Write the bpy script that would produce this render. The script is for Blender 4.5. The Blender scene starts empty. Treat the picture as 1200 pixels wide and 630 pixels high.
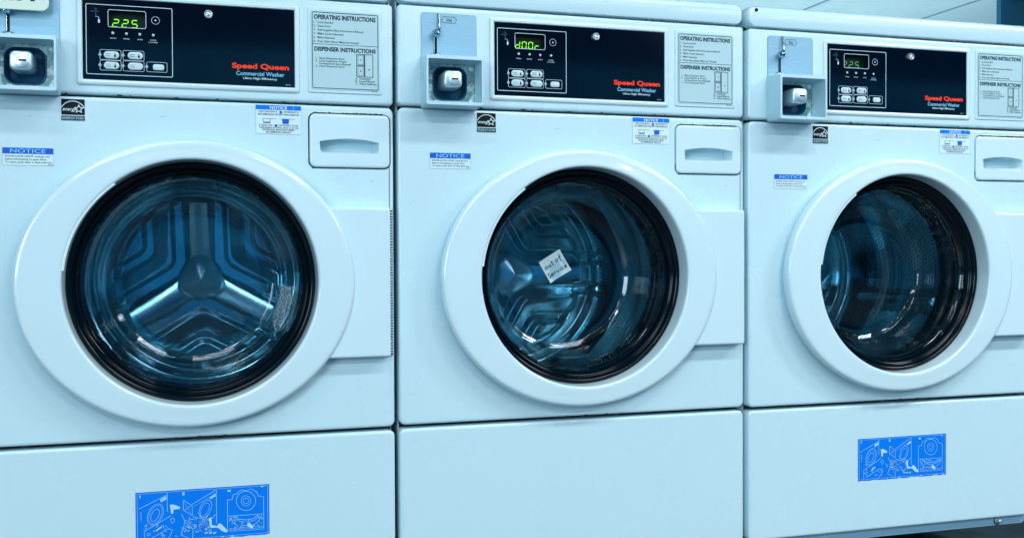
import bpy, math, random
from mathutils import Vector, Matrix
from mathutils.geometry import tessellate_polygon
random.seed(7)
C = bpy.context.scene
COL = C.collection
PI = math.pi

# ---------------------------------------------------------------- materials
def nt(name):
    m = bpy.data.materials.new(name); m.use_nodes = True
    return m, m.node_tree.nodes, m.node_tree.links, m.node_tree.nodes['Principled BSDF']

def plain(name, col, rough=.5, metal=0, emit=None, es=1, coat=0, spec=.5):
    m, n, l, b = nt(name)
    b.inputs['Base Color'].default_value = (*col, 1)
    b.inputs['Roughness'].default_value = rough
    b.inputs['Metallic'].default_value = metal
    b.inputs['Coat Weight'].default_value = coat
    b.inputs['Coat Roughness'].default_value = .08
    b.inputs['Specular IOR Level'].default_value = spec
    if emit:
        b.inputs['Emission Color'].default_value = (*emit, 1)
        b.inputs['Emission Strength'].default_value = es
    return m

def noisy(name, c1, c2, scale, r0, r1, bump=0, bscale=400, metal=0, coat=0, stretch=(1, 1, 1), lo=.35, hi=.7):
    """base colour that drifts between two close tones, uneven gloss, fine bump"""
    m, n, l, b = nt(name)
    tc = n.new('ShaderNodeTexCoord'); mp = n.new('ShaderNodeMapping')
    mp.inputs['Scale'].default_value = stretch
    l.new(tc.outputs['Object'], mp.inputs['Vector'])
    t = n.new('ShaderNodeTexNoise'); t.inputs['Scale'].default_value = scale; t.inputs['Detail'].default_value = 6
    l.new(mp.outputs[0], t.inputs['Vector'])
    r = n.new('ShaderNodeMapRange'); r.inputs[1].default_value = lo; r.inputs[2].default_value = hi
    l.new(t.outputs['Fac'], r.inputs[0])
    mx = n.new('ShaderNodeMix'); mx.data_type = 'RGBA'
    mx.inputs[6].default_value = (*c1, 1); mx.inputs[7].default_value = (*c2, 1)
    l.new(r.outputs[0], mx.inputs[0]); l.new(mx.outputs[2], b.inputs['Base Color'])
    t2 = n.new('ShaderNodeTexNoise'); t2.inputs['Scale'].default_value = scale * 4.3; t2.inputs['Detail'].default_value = 4
    l.new(mp.outputs[0], t2.inputs['Vector'])
    r2 = n.new('ShaderNodeMapRange'); r2.inputs[1].default_value = .3; r2.inputs[2].default_value = .7
    r2.inputs[3].default_value = r0; r2.inputs[4].default_value = r1
    l.new(t2.outputs['Fac'], r2.inputs[0]); l.new(r2.outputs[0], b.inputs['Roughness'])
    b.inputs['Metallic'].default_value = metal
    b.inputs['Coat Weight'].default_value = coat; b.inputs['Coat Roughness'].default_value = .12 if coat < .4 else .04
    if bump:
        t3 = n.new('ShaderNodeTexNoise'); t3.inputs['Scale'].default_value = bscale; t3.inputs['Detail'].default_value = 2
        l.new(tc.outputs['Object'], t3.inputs['Vector'])
        bp = n.new('ShaderNodeBump'); bp.inputs['Strength'].default_value = bump; bp.inputs['Distance'].default_value = .001
        l.new(t3.outputs['Fac'], bp.inputs['Height']); l.new(bp.outputs[0], b.inputs['Normal'])
    return m

M = {}
M['paint'] = noisy('white_enamel', (.545, .79, .875), (.53, .778, .865), 3, .22, .30, .05, 300, coat=.35, lo=.3, hi=.75)
M['plastic'] = noisy('white_plastic', (.60, .825, .905), (.59, .815, .895), 6, .16, .24, .02, 500, coat=.5)
M['dark'] = plain('dark_gap', (.004, .006, .009), .8)
M['panel'] = plain('dark_overlay', (.0003, .0032, .012), .07, spec=.42)
M['blackglossy'] = plain('black_trim', (.0006, .005, .010), .13, spec=.22)
M['rubber'] = noisy('grey_rubber', (.002, .006, .010), (.005, .012, .018), 14, .16, .32, .1, 200)
M['lockmetal'] = plain('lock_metal', (.56, .76, .83), .34, .70)
M['lever'] = plain('lever_metal', (.30, .48, .56), .16, 1.0)
M['chrome'] = noisy('chrome', (.72, .84, .88), (.6, .74, .8), 60, .17, .26, metal=.85)
M['platemetal'] = noisy('brushed_plate', (.26, .50, .66), (.23, .46, .62), 30, .34, .46, metal=.25, stretch=(1, 1, 12))
M['castmetal'] = noisy('cast_housing', (.50, .76, .86), (.44, .70, .80), 25, .3, .45, .15, 300, metal=.12)
M['wornmetal'] = noisy('worn_zinc', (.14, .28, .30), (.50, .68, .66), 90, .25, .6, .5, 300, metal=.4, lo=.42, hi=.58)
M['pitmetal'] = plain('recess_metal', (.006, .075, .16), .5, spec=.25)
M['sticker'] = plain('sticker_white', (.60, .83, .88), .4)
M['label'] = noisy('label_film', (.42, .66, .72), (.40, .64, .71), 20, .35, .5)
M['ink'] = plain('ink_dark', (.01, .05, .075), .5, spec=.18)
M['inkblack'] = plain('ink_black', (.003, .006, .01), .45, spec=.18)
M['blue'] = plain('ink_blue', (.01, .115, .62), .42, spec=.18)
M['bluebright'] = plain('sticker_blue', (.001, .20, .84), .42, spec=.12)
M['blueline'] = plain('sticker_line', (.26, .64, .96), .42, spec=.18)
M['bluewhite'] = plain('sticker_pale', (.42, .72, .92), .42)
M['line'] = plain('print_pale', (.50, .70, .78), .45, spec=.18)
M['cyanprint'] = plain('print_cyan', (.20, .62, .90), .45, spec=.18)
M['tealprint'] = plain('print_teal', (.01, .07, .11), .45, spec=.18)
M['red'] = plain('print_orange', (1.0, .060, .018), .45, spec=.18)
M['button'] = plain('button_pale', (.50, .72, .78), .35, coat=.3)
M['digit'] = plain('led_lit', (.05, .2, .01), .5, emit=(.26, .95, .02), es=1.5)
M['digitdim'] = plain('led_weak', (.05, .2, .08), .5, emit=(.20, .60, .16), es=.55)
M['ledoff'] = plain('lamp_lens', (.55, .68, .74), .3)
M['led_base'] = plain('display_floor', (.001, .012, .006), .4, spec=.2)
M['paper'] = noisy('note_paper', (.62, .84, .90), (.58, .80, .87), 40, .6, .8, .15, 150)
M['card'] = noisy('cream_card', (.66, .84, .74), (.62, .80, .72), 30, .4, .6)
M['grime'] = noisy('grime', (.004, .01, .014), (.03, .045, .04), 300, .7, .9)
M['smudge'] = plain('scuff', (.40, .60, .69), .5)
M['ceiling'] = noisy('ceiling_tile', (.42, .62, .68), (.38, .57, .64), 6, .8, .95, .3, 60)
M['grid'] = plain('ceiling_grid', (.26, .42, .5), .6)
M['wallblue'] = noisy('blue_wall', (.02, .16, .28), (.018, .14, .25), 3, .6, .8)
M['floor'] = noisy('vinyl_floor', (.010, .016, .022), (.016, .024, .032), 3, .25, .5)

def glass_mat(name='door_glass', rough=.015, base=.035):
    m = bpy.data.materials.new(name); m.use_nodes = True
    n, l = m.node_tree.nodes, m.node_tree.links
    n.remove(n['Principled BSDF'])
    out = n['Material Output']
    tr = n.new('ShaderNodeBsdfTransparent'); tr.inputs[0].default_value = (.80, .89, .935, 1)
    gl = n.new('ShaderNodeBsdfGlossy'); gl.inputs['Roughness'].default_value = rough
    gl.inputs[0].default_value = (.9, .97, 1, 1)
    lw = n.new('ShaderNodeLayerWeight'); lw.inputs[0].default_value = .5
    pw = n.new('ShaderNodeMath'); pw.operation = 'POWER'; pw.inputs[1].default_value = 4
    ml = n.new('ShaderNodeMath'); ml.operation = 'MULTIPLY_ADD'; ml.inputs[1].default_value = .95; ml.inputs[2].default_value = base
    l.new(lw.outputs['Facing'], pw.inputs[0]); l.new(pw.outputs[0], ml.inputs[0])
    mx = n.new('ShaderNodeMixShader')
    l.new(ml.outputs[0], mx.inputs[0]); l.new(tr.outputs[0], mx.inputs[1]); l.new(gl.outputs[0], mx.inputs[2])
    l.new(mx.outputs[0], out.inputs['Surface'])
    return m
M['glass'] = glass_mat()
M['lens'] = glass_mat('display_lens', .10, .012)

def steel(name, perforated):
    m, n, l, b = nt(name)
    b.inputs['Metallic'].default_value = .92
    tc = n.new('ShaderNodeTexCoord')
    no = n.new('ShaderNodeTexNoise'); no.inputs['Scale'].default_value = 14
    l.new(tc.outputs['Object'], no.inputs['Vector'])
    r = n.new('ShaderNodeMapRange'); r.inputs[3].default_value = .09; r.inputs[4].default_value = .20
    l.new(no.outputs['Fac'], r.inputs[0]); l.new(r.outputs[0], b.inputs['Roughness'])
    col = (.33, .58, .65, 1)
    if not perforated:
        b.inputs['Base Color'].default_value = col
        return m
    sx = n.new('ShaderNodeSeparateXYZ'); l.new(tc.outputs['Object'], sx.inputs[0])
    def math_(op, a, bb=None, c=None):
        q = n.new('ShaderNodeMath'); q.operation = op
        for i, v in enumerate((a, bb, c)):
            if v is None: continue
            if isinstance(v, (int, float)): q.inputs[i].default_value = v
            else: l.new(v, q.inputs[i])
        return q.outputs[0]
    ang = math_('ARCTAN2', sx.outputs['Z'], sx.outputs['X'])
    u = math_('MULTIPLY', ang, 150 / (2 * PI))
    v = math_('MULTIPLY', sx.outputs['Y'], 100)
    vf = math_('FLOOR', v)
    odd = math_('MODULO', math_('ABSOLUTE', vf), 2)
    u2 = math_('ADD', u, math_('MULTIPLY', odd, .5))
    du = math_('SUBTRACT', math_('FRACT', u2), .5)
    dv = math_('SUBTRACT', math_('FRACT', v), .5)
    d = math_('SQRT', math_('ADD', math_('MULTIPLY', du, du), math_('MULTIPLY', dv, dv)))
    hole = math_('LESS_THAN', d, .20)
    mx = n.new('ShaderNodeMix'); mx.data_type = 'RGBA'
    mx.inputs[6].default_value = col; mx.inputs[7].default_value = (.04, .10, .13, 1)
    l.new(hole, mx.inputs[0]); l.new(mx.outputs[2], b.inputs['Base Color'])
    bp = n.new('ShaderNodeBump'); bp.inputs['Strength'].default_value = .5; bp.inputs['Distance'].default_value = .002
    l.new(math_('SMOOTH_MIN', d, .34, .1), bp.inputs['Height']); l.new(bp.outputs[0], b.inputs['Normal'])
    return m
M['steel'] = steel('stainless_steel', False)
M['drum'] = steel('perforated_steel', True)
M['hubsteel'] = plain('hub_steel', (.70, .88, .93), .22, metal=.75)

# ---------------------------------------------------------------- mesh helpers
def rrect(x0, x1, z0, z1, r, n=6):
    r = max(0.0002, min(r, (x1 - x0) / 2 - 1e-6, (z1 - z0) / 2 - 1e-6))
    P = []
    for cx, cz, a0 in ((x1 - r, z1 - r, 0), (x0 + r, z1 - r, 90), (x0 + r, z0 + r, 180), (x1 - r, z0 + r, 270)):
        for k in range(n + 1):
            a = math.radians(a0 + 90 * k / n)
            P.append((cx + r * math.cos(a), cz + r * math.sin(a)))
    return P
def circ(cx, cz, r, n=96, rz=None):
    rz = r if rz is None else rz
    return [(cx + r * math.cos(2 * PI * k / n), cz + rz * math.sin(2 * PI * k / n)) for k in range(n)]

_txt = {}
def text_mesh(s, bold=0.0, res=3):
    key = (s, bold, res)
    if key in _txt: return _txt[key]
    cu = bpy.data.curves.new('lettering', 'FONT'); cu.body = s; cu.resolution_u = res
    cu.offset = bold
    ob = bpy.data.objects.new('lettering', cu); COL.objects.link(ob)
    dg = bpy.context.evaluated_depsgraph_get(); dg.update()
    me = bpy.data.meshes.new_from_object(ob.evaluated_get(dg))
    v = [(p.co.x, p.co.y) for p in me.vertices]; f = [list(p.vertices) for p in me.polygons]
    bpy.data.objects.remove(ob); bpy.data.curves.remove(cu); bpy.data.meshes.remove(me)
    x0 = min(p[0] for p in v); x1 = max(p[0] for p in v)
    _txt[key] = (v, f, x0, x1)
    return _txt[key]

class MB:
    def __init__(s): s.v = []; s.f = []; s.m = []; s.mats = []
    def mi(s, mat):
        if mat not in s.mats: s.mats.append(mat)
        return s.mats.index(mat)
    def add(s, vs, fs, mat):
        b = len(s.v); s.v += vs; k = s.mi(mat)
        for f in fs: s.f.append([b + i for i in f]); s.m.append(k)
    def loops(s, L, mat, close=True):
        """bridge successive rings of 3-D points"""
        n = len(L[0]); vs = [p for r in L for p in r]; fs = []
        for a in range(len(L) - 1):
            for i in range(n if close else n - 1):
                j = (i + 1) % n
                fs.append([a * n + i, a * n + j, (a + 1) * n + j, (a + 1) * n + i])
        s.add(vs, fs, mat)
    def face(s, loop, y, mat, holes=()):
        if not holes:
            s.add([(x, y, z) for x, z in loop], [list(range(len(loop)))], mat); return
        rings = [loop] + list(holes)
        tri = tessellate_polygon([[Vector((x, z, 0)) for x, z in r] for r in rings])
        pts = [(x, y, z) for r in rings for x, z in r]
        s.add(pts, [list(t) for t in tri], mat)
    def slab(s, x0, x1, z0, z1, yf, yb, r, bev, mat, holes=(), n=6, back=False):
        L = []
        for k in range(5):
            a = PI / 2 * k / 4
            ins = bev * (1 - math.sin(a)); yy = yf + bev * (1 - math.cos(a))
            L.append([(x, yy, z) for x, z in rrect(x0 + ins, x1 - ins, z0 + ins, z1 - ins, r - ins, n)])
        L.append([(x, yb, z) for x, z in rrect(x0, x1, z0, z1, r, n)])
        inner = rrect(x0 + bev * 1.6, x1 - bev * 1.6, z0 + bev * 1.6, z1 - bev * 1.6, r - bev * 1.6, n)
        s.loops([[(x, yf, z) for x, z in inner]] + L, mat)
        s.face(inner, yf, mat, holes)
        for h in holes: s.loops([[(x, yf, z) for x, z in h], [(x, yf + .012, z) for x, z in h]], mat)
        if back: s.face(rrect(x0, x1, z0, z1, r, n), yb, mat)
    def box(s, x0, x1, y0, y1, z0, z1, mat):
        v = [(x, y, z) for x in (x0, x1) for y in (y0, y1) for z in (z0, z1)]
        s.add(v, [[0, 1, 3, 2], [4, 6, 7, 5], [0, 4, 5, 1], [2, 3, 7, 6], [0, 2, 6, 4], [1, 5, 7, 3]], mat)
    def rect(s, x0, x1, z0, z1, y, mat, r=0):
        s.face(rrect(x0, x1, z0, z1, r, 4) if r else [(x0, z0), (x1, z0), (x1, z1), (x0, z1)], y, mat)
    def outline(s, P, w, y, mat, closed=True):
        """flat stroke of width w along the points P (x,z)"""
        n = len(P); A = []; B = []
        for i in range(n):
            p = Vector(P[i])
            a = Vector(P[i - 1]) if (closed or i > 0) else None
            b = Vector(P[(i + 1) % n]) if (closed or i < n - 1) else None
            d1 = (p - a) if a is not None else (b - p)
            d2 = (b - p) if b is not None else d1
            if d1.length < 1e-9: d1 = d2
            if d2.length < 1e-9: d2 = d1
            d1 = d1.normalized(); d2 = d2.normalized(); t = d1 + d2
            t = t.normalized() if t.length > .2 else d1
            nn = Vector((-t.y, t.x)); k = w / 2 / max(.5, abs(nn.dot(Vector((-d1.y, d1.x)))))
            A.append((p.x + nn.x * k, y, p.y + nn.y * k)); B.append((p.x - nn.x * k, y, p.y - nn.y * k))
        s.loops([A, B], mat, closed)
    def lathe(s, cx, cz, prof, mat, n=96, sy=1):
        s.loops([[(cx + r * math.cos(2 * PI * k / n), y, cz + r * math.sin(2 * PI * k / n)) for k in range(n)] for r, y in prof], mat)
    def tube(s, P, r, mat, n=10):
        L = []
        for i, p in enumerate(P):
            p = Vector(p); a = Vector(P[max(0, i - 1)]); b = Vector(P[min(len(P) - 1, i + 1)])
            t = (b - a).normalized(); u = t.cross(Vector((0, 1, 0)))
            if u.length < .1: u = t.cross(Vector((1, 0, 0)))
            u.normalize(); w = t.cross(u); rr = r[i] if isinstance(r, (list, tuple)) else r
            L.append([tuple(p + rr * (math.cos(2 * PI * k / n) * u + math.sin(2 * PI * k / n) * w)) for k in range(n)])
        s.loops(L, mat)
        s.add(L[0], [list(range(n))], mat); s.add(L[-1], [list(range(n))], mat)
    def text(s, t, x0, zb, w, h, y, mat, bold=0, skew=0, res=3, center=None):
        """lettering whose cap height is h (font caps are .72 tall) squeezed to the width w (None keeps the font's)"""
        v, f, a, b = text_mesh(t, bold, res)
        sz = h / .70; sx = (w / (b - a)) if w else sz
        if center is not None: x0 = center - sx * (b - a) / 2
        s.add([(x0 + (px - a) * sx + skew * pz * sz, y, zb + pz * sz) for px, pz in v], f, mat)
    def xform(s, fn, start=0):
        for i in range(start, len(s.v)): s.v[i] = tuple(fn(s.v[i]))
    def build(s, name, parent=None, smooth=True, ang=38, wn=False, loc=None):
        me = bpy.data.meshes.new(name)
        off = Vector(loc) if loc else Vector((0, 0, 0))
        me.from_pydata([tuple(Vector(p) - off) for p in s.v], [], s.f); me.validate()
        for k in s.mats: me.materials.append(M[k])
        if len(me.polygons) == len(s.m): me.polygons.foreach_set('material_index', s.m)
        import bmesh
        bm = bmesh.new(); bm.from_mesh(me)
        bmesh.ops.remove_doubles(bm, verts=bm.verts, dist=1e-6)
        bmesh.ops.recalc_face_normals(bm, faces=bm.faces)
        if sum(f.normal.y * f.calc_area() for f in bm.faces) > 0:
            bmesh.ops.reverse_faces(bm, faces=bm.faces)
        for f in bm.faces: f.smooth = smooth
        lim = math.radians(ang)
        for e in bm.edges:
            if len(e.link_faces) == 2 and e.calc_face_angle(0) > lim: e.smooth = False
        bm.to_mesh(me); bm.free()
        ob = bpy.data.objects.new(name, me); COL.objects.link(ob)
        ob.location = off
        if parent: ob.parent = parent
        if False:
            w = ob.modifiers.new('weighted', 'WEIGHTED_NORMAL'); w.keep_sharp = True
        return ob

def empty(name, loc):
    o = bpy.data.objects.new(name, None); o.location = loc; o.empty_display_size = .1
    COL.objects.link(o); return o
def tag(o, label=None, cat=None, group=None, kind=None):
    if label: o['label'] = label
    if cat: o['category'] = cat
    if group: o['group'] = group
    if kind: o['kind'] = kind
    return o

# ---------------------------------------------------------------- one washing machine (local x 0..0.69, front face y=0, z=0 at the lower seam)
DC = (.348, .262)      # door centre
def chips(b, P, n, smax, y, seed, spread=.001):
    """ragged specks of grime along the path P"""
    rnd = random.Random(seed)
    for _ in range(n):
        i = rnd.randrange(len(P) - 1); t = rnd.random()
        x = P[i][0] * (1 - t) + P[i + 1][0] * t + rnd.uniform(-spread, spread)
        z = P[i][1] * (1 - t) + P[i + 1][1] * t + rnd.uniform(-spread, spread)
        dx = P[i + 1][0] - P[i][0]; dz = P[i + 1][1] - P[i][1]
        L = math.hypot(dx, dz) or 1; dx /= L; dz /= L
        a = smax * rnd.uniform(.3, 1) * (1.6 if rnd.random() < .3 else 1); c = smax * rnd.uniform(.12, .38)
        k = 7; pts = []
        for q in range(k):
            th = 2 * PI * q / k; rr = rnd.uniform(.6, 1.1)
            e1 = a * math.cos(th) * rr; e2 = c * math.sin(th) * rr
            pts.append((x + e1 * dx - e2 * dz, z + e1 * dz + e2 * dx))
        b.face(pts, y, 'grime')

def seg_digits(b, s, x0, z0, w, h, pitch, y, mat, slant=.12):
    segs = {'2': 'abged', '5': 'afgcd', 'd': 'bcdeg', 'O': 'abcdef', 'r': 'eg'}
    t = h * .115
    for i, ch in enumerate(s):
        st = len(b.v); X = x0 + i * pitch
        g = t * .35
        def hs(z): b.face([(X + g + t * .5, z), (X + t + g, z + t / 2), (X + w - t - g, z + t / 2), (X + w - g - t * .5, z), (X + w - t - g, z - t / 2), (X + t + g, z - t / 2)], y, mat)
        def vs(x, za, zb): b.face([(x, za + g), (x + t / 2, za + t / 2 + g), (x + t / 2, zb - t / 2 - g), (x, zb - g), (x - t / 2, zb - t / 2 - g), (x - t / 2, za + t / 2 + g)], y, mat)
        for c in segs[ch]:
            if c == 'a': hs(z0 + h - t / 2)
            if c == 'g': hs(z0 + h / 2)
            if c == 'd': hs(z0 + t / 2)
            if c == 'b': vs(X + w - t / 2, z0 + h / 2, z0 + h)
            if c == 'c': vs(X + w - t / 2, z0, z0 + h / 2)
            if c == 'f': vs(X + t / 2, z0 + h / 2, z0 + h)
            if c == 'e': vs(X + t / 2, z0, z0 + h / 2)
        b.xform(lambda p: (p[0] + (p[2] - z0) * slant, p[1], p[2]), st)

DISP = (.2186, .2748, .6778, .7040)
def build_digits(parent, s, mat):
    b = MB()
    n = len(s)
    if n == 3: seg_digits(b, s, .2225, .6795, .0098, .0135, .0146, .0118, mat)
    else: seg_digits(b, s, .2222, .6795, .0092, .0135, .0124, .0118, mat, .06)
    return b.build('display_digits', parent, smooth=False)

def make_washer():
    R = empty('washing_machine', (0, 0, 0))
    # -- cabinet carcass behind the panels (dark seams look into it)
    b = MB()
    b.box(.004, .009, .030, .66, -.262, .76, 'paint'); b.box(.677, .682, .030, .66, -.262, .76, 'paint')
    b.box(.009, .677, .64, .66, -.262, .76, 'paint')
    # near-black sheet added behind the seams; its colour stands in for their shade
    b.face([(.006, -.262), (.680, -.262), (.680, .76), (.006, .76)], .0262, 'dark',
           holes=[circ(*DC, .226, 96), [(x, z) for x, z in rrect(.2160, .2775, .6752, .7066, .002)]])
    b.build('cabinet', R, wn=False)
    # -- lid
    b = MB(); x0, x1, z0, z1 = .0025, .6835, .7475, .789
    rings = []
    prof = [(0, z0 + .0, .0)]
    rr = .014
    for yy, ins, dz in [(.030, 0, 0)]: pass
    L = []
    # cross-section loops along the depth: front face rounded on its upper edge and its side corners
    for k in range(9):
        a = PI / 2 * k / 8
        ins = rr * (1 - math.sin(a)); yy = rr * .8 * (1 - math.cos(a))
        L.append([(x, yy, z) for x, z in rrect(x0 + ins * .5, x1 - ins * .5, z0 + ins * .12, z1 - ins, .016 - ins * .4, 8)])
    L.append([(x, .66, z) for x, z in rrect(x0, x1, z0, z1, .016, 8)])
    b.loops(L, 'paint'); b.face([(p[0], p[2]) for p in L[0]], 0, 'paint'); b.face([(p[0], p[2]) for p in L[-1]], .66, 'paint')
    b.build('lid', R, ang=50)
    b = MB(); b.face(circ(.0205, .7798, .0034, 16), .0008, 'inkblack'); b.lathe(.0205, .7798, [(.0034, .0012), (.0036, -.0006), (.0028, -.0012), (.0012, -.0014)], 'inkblack', 16)
    b.build('lid_screw', R)
    # -- console
    b = MB()
    wh = rrect(DISP[0] - .001, DISP[1] + .001, DISP[2] - .001, DISP[3] + .001, .002)
    b.slab(.0025, .6835, .5675, .7435, 0, .026, .007, .0045, 'paint', holes=[wh, rrect(.0662, .1238, .5792, .6343, .0166, 8)])
    chips(b, [(.30, .7440), (.60, .7440)], 7, .004, -.0003, 3, .0004); chips(b, [(.02, .5668), (.66, .5668)], 9, .006, -.0003, 5, .0003)
    b.build('console', R, wn=True)
    # -- front panel with the door hole and the drawer hole
    b = MB()
    dr = rrect(.5362, .6788, .4548, .5510, .0125, 8)
    b.slab(.0025, .6835, .0035, .5630, 0, .026, .011, .0045, 'paint', holes=[circ(*DC, .214, 96)[::-1], dr])
    chips(b, [(.30, .0030), (.42, .0030)], 22, .0065, -.0003, 9, .0010); chips(b, [(.02, .0030), (.66, .0030)], 12, .004, -.0003, 19, .0004)
    rnd = random.Random(33)
    for (x, z) in ((.205, .035), (.49, .034), (.60, .05), (.04, .12), (.10, .53), (.30, .535), (.030, .40), (.645, .435), (.62, .09), (.41, .018)):
        w_ = rnd.uniform(.002, .006); h_ = rnd.uniform(.0006, .0016); a_ = rnd.uniform(-.5, .5)
        P8 = [(w_ * math.cos(t) * rnd.uniform(.6, 1), h_ * math.sin(t) * rnd.uniform(.5, 1)) for t in [2 * PI * q / 9 for q in range(9)]]
        b.face([(x + p * math.cos(a_) - q * math.sin(a_), z + p * math.sin(a_) + q * math.cos(a_)) for p, q in P8], -.0003, 'smudge')
    b.build('front_panel', R, wn=True)
    # -- lower panel and toe strip
    b = MB(); b.slab(.0025, .6835, -.2600, -.0035, 0, .026, .010, .0045, 'paint'); b.build('lower_panel', R, wn=True)
    b = MB(); b.box(.006, .681, .012, .030, -.2760, -.2590, 'platemetal'); b.box(.010, .676, .012, .3, -.2790, -.2755, 'platemetal')
    t = b.build('toe_strip', R)
    b = MB(); b.lathe(.609, -.2690, [(.0075, .0125), (.0075, .0095), (.005, .0075), (.0042, .0075), (.0040, .003), (.0025, .0015), (.0001, .0014)], 'wornmetal', 20)
    b.lathe(.609, -.2690, [(.0098, .0117), (.0076, .0116)], 'grime', 20); b.build('bolt', t)
    for fx in (.05, .64):
        b = MB(); b.lathe(0, 0, [(.0001, 0), (.022, 0), (.024, .006), (.008, .012), (.008, .06), (.0001, .06)], 'rubber', 24)
        b.xform(lambda p: (fx + p[0], .30 + p[2], -.338 + p[1])); b.build('levelling_foot', R)

    # -- coin plate with its slot and return lever
    b = MB(); b.slab(.0445, .1458, .640, .7325, -.002, .0, .006, .001, 'platemetal')
    cp = b.build('coin_plate', R, wn=True)
    b = MB(); y = -.0026
    hexp = [(.0812, .7203), (.0842, .7256), (.1058, .7256), (.1088, .7203), (.1058, .7150), (.0842, .7150)]
    b.outline(hexp, .0007, y, 'ink'); b.text('25¢', 0, .7180, .0105, .0046, y, 'ink', .01, center=.095)
    b.build('coin_value_mark', cp, smooth=False)
    b = MB()
    b.tube([(.0755, -.004, .7312), (.0760, -.0065, .715), (.0762, -.0085, .702), (.0745, -.011, .697)], [.0016, .0021, .0024, .003], 'lever', 12)
    n0 = len(b.v); b.lathe(.0695, .6935, [(.0001, -.0185), (.004, -.0178), (.0068, -.0145), (.0077, -.0105), (.0066, -.0065), (.004, -.003), (.004, -.001)], 'lever', 24)
    b.build('coin_lever', cp)
    b = MB()
    b.rect(.0688, .0728, .6600, .6880, -.0027, 'inkblack', .001)
    b.tube([(.0682, -.0030, .6870), (.0682, -.0034, .6620)], .0010, 'lever', 8)
    n0 = len(b.v)
    b.lathe(0, 0, [(.0001, -.009), (.006, -.0085), (.0102, -.006), (.0112, -.003), (.0105, -.001)], 'lever', 24)
    b.xform(lambda p: (p[0] + .0708, p[1], p[2] * .45 + .6560), n0)
    b.build('coin_slot', cp)
    # -- coin box housing
    b = MB(); D = -.050
    ox0, ox1, oz0, oz1 = .0432, .1462, .5625, .6490
    ix0, ix1, iz0, iz1 = .0470, .1424, .5690, .6425
    fl = rrect(ox0 + .001, ox1 - .001, oz0 + .001, oz1 - .001, .003); il = rrect(ix0, ix1, iz0, iz1, .0022)
    # sloping roof: front edge a little lower than the back
    ring = lambda L, y, k=0: [(x, y, z + (k if z > .61 else 0)) for x, z in L]
    b.loops([ring(il, D), ring(fl, D), ring(rrect(ox0, ox1, oz0, oz1, .004), D + .001), ring(rrect(ox0, ox1, oz0, oz1, .004), -.0002, .007)], 'castmetal')
    b.loops([ring(il, D), ring(rrect(ix0 + .001, ix1 - .001, iz0 + .001, iz1 - .001, .002), -.006)], 'castmetal')
    cb = b.build('coin_box', R, ang=30)
    b = MB(); rec = rrect(.0655, .1245, .5785, .6350, .017, 8)
    b.face(rrect(ix0 + .0005, ix1 - .0005, iz0 + .0005, iz1 - .0005, .002), -.006, 'wornmetal', holes=[rec])
    rim = lambda L, y: [(x, y, z) for x, z in L]
    c = (.0945, .6075)
    sc = lambda k: [(c[0] + (x - c[0]) * k, c[1] + (z - c[1]) * k) for x, z in rec]
    b.loops([rim(sc(1.06), -.0062), rim(sc(1.04), -.0095), rim(sc(1.0), -.0095), rim(sc(.98), -.006), rim(sc(.88), .010), rim(sc(.80), .012)], 'pitmetal')
    b.face(sc(.80), .012, 'pitmetal')
    pl = b.build('lock_plate', cb)
    for (x, z) in ((.0545, .6350), (.1345, .6350), (.0545, .5765), (.1345, .5765)):
        b = MB(); b.lathe(x, z, [(.0054, -.0062), (.0050, -.0085), (.0030, -.0100), (.0001, -.0104)], 'castmetal', 20); b.build('rivet', pl)
    b = MB()
    def lk(k, e=0): return [(.0935 + (x - .0935) * k, .6105 + (z - .6105) * k) for x, z in rrect(.0765, .1105, .5955, .6255, .008, 8)]
    b.loops([rim(lk(1.0), .011), rim(lk(1.0), -.030), rim(lk(.97), -.0355), rim(lk(.90), -.0385), rim(lk(.80), -.0395)], 'lockmetal'); b.face(lk(.80), -.0395, 'lockmetal')
    lo = b.build('lock_cylinder', cb, ang=50)
    b = MB(); b.lathe(.0960, .6085, [(.0092, -.0396), (.0092, -.0410), (.0084, -.0414), (.0001, -.0414)], 'lockmetal', 32)
    b.face(rrect(.0905, .1020, .6085, .6112, .001, 3), -.0420, 'inkblack'); pass
    b.build('keyhole', cb, smooth=True)

    # -- control panel: raised frame, dark overlay, prints
    b = MB(); o = (.1700, .5228, .5820, .7310); i_ = (.1790, .5142, .5912, .7223)
    def fr(k): return rrect(o[0] + (i_[0] - o[0]) * k, o[1] + (i_[1] - o[1]) * k, o[2] + (i_[2] - o[2]) * k, o[3] + (i_[3] - o[3]) * k, .004 * (1 - k) + .0006, 5)
    b.loops([rim(fr(0), .001), rim(fr(.02), -.0015), rim(fr(.18), -.0032), rim(fr(.6), -.0036), rim(fr(.88), -.0030), rim(fr(1), -.0012), rim(fr(1), .001)], 'plastic')
    b.build('panel_frame', R, ang=45)
    b = MB(); win = rrect(*DISP, .002)
    b.face([(.1785, .5907), (.5147, .5907), (.5147, .7228), (.1785, .7228)], -.0012, 'panel', holes=[win])
    cpn = b.build('control_panel', R, smooth=False)
    b = MB(); y = -.0016
    b.outline(rrect(.1846, .3164, .5999, .7122, .0022), .0011, y, 'line')
    b.outline(rrect(DISP[0] - .0008, DISP[1] + .0008, DISP[2] - .0008, DISP[3] + .0008, .003), .0009, y, 'line')
    b.outline(circ(.2905, .6915, .0062, 24), .0006, y, 'line'); b.face(circ(.2905, .6915, .0014, 12), y, 'line')
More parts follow.
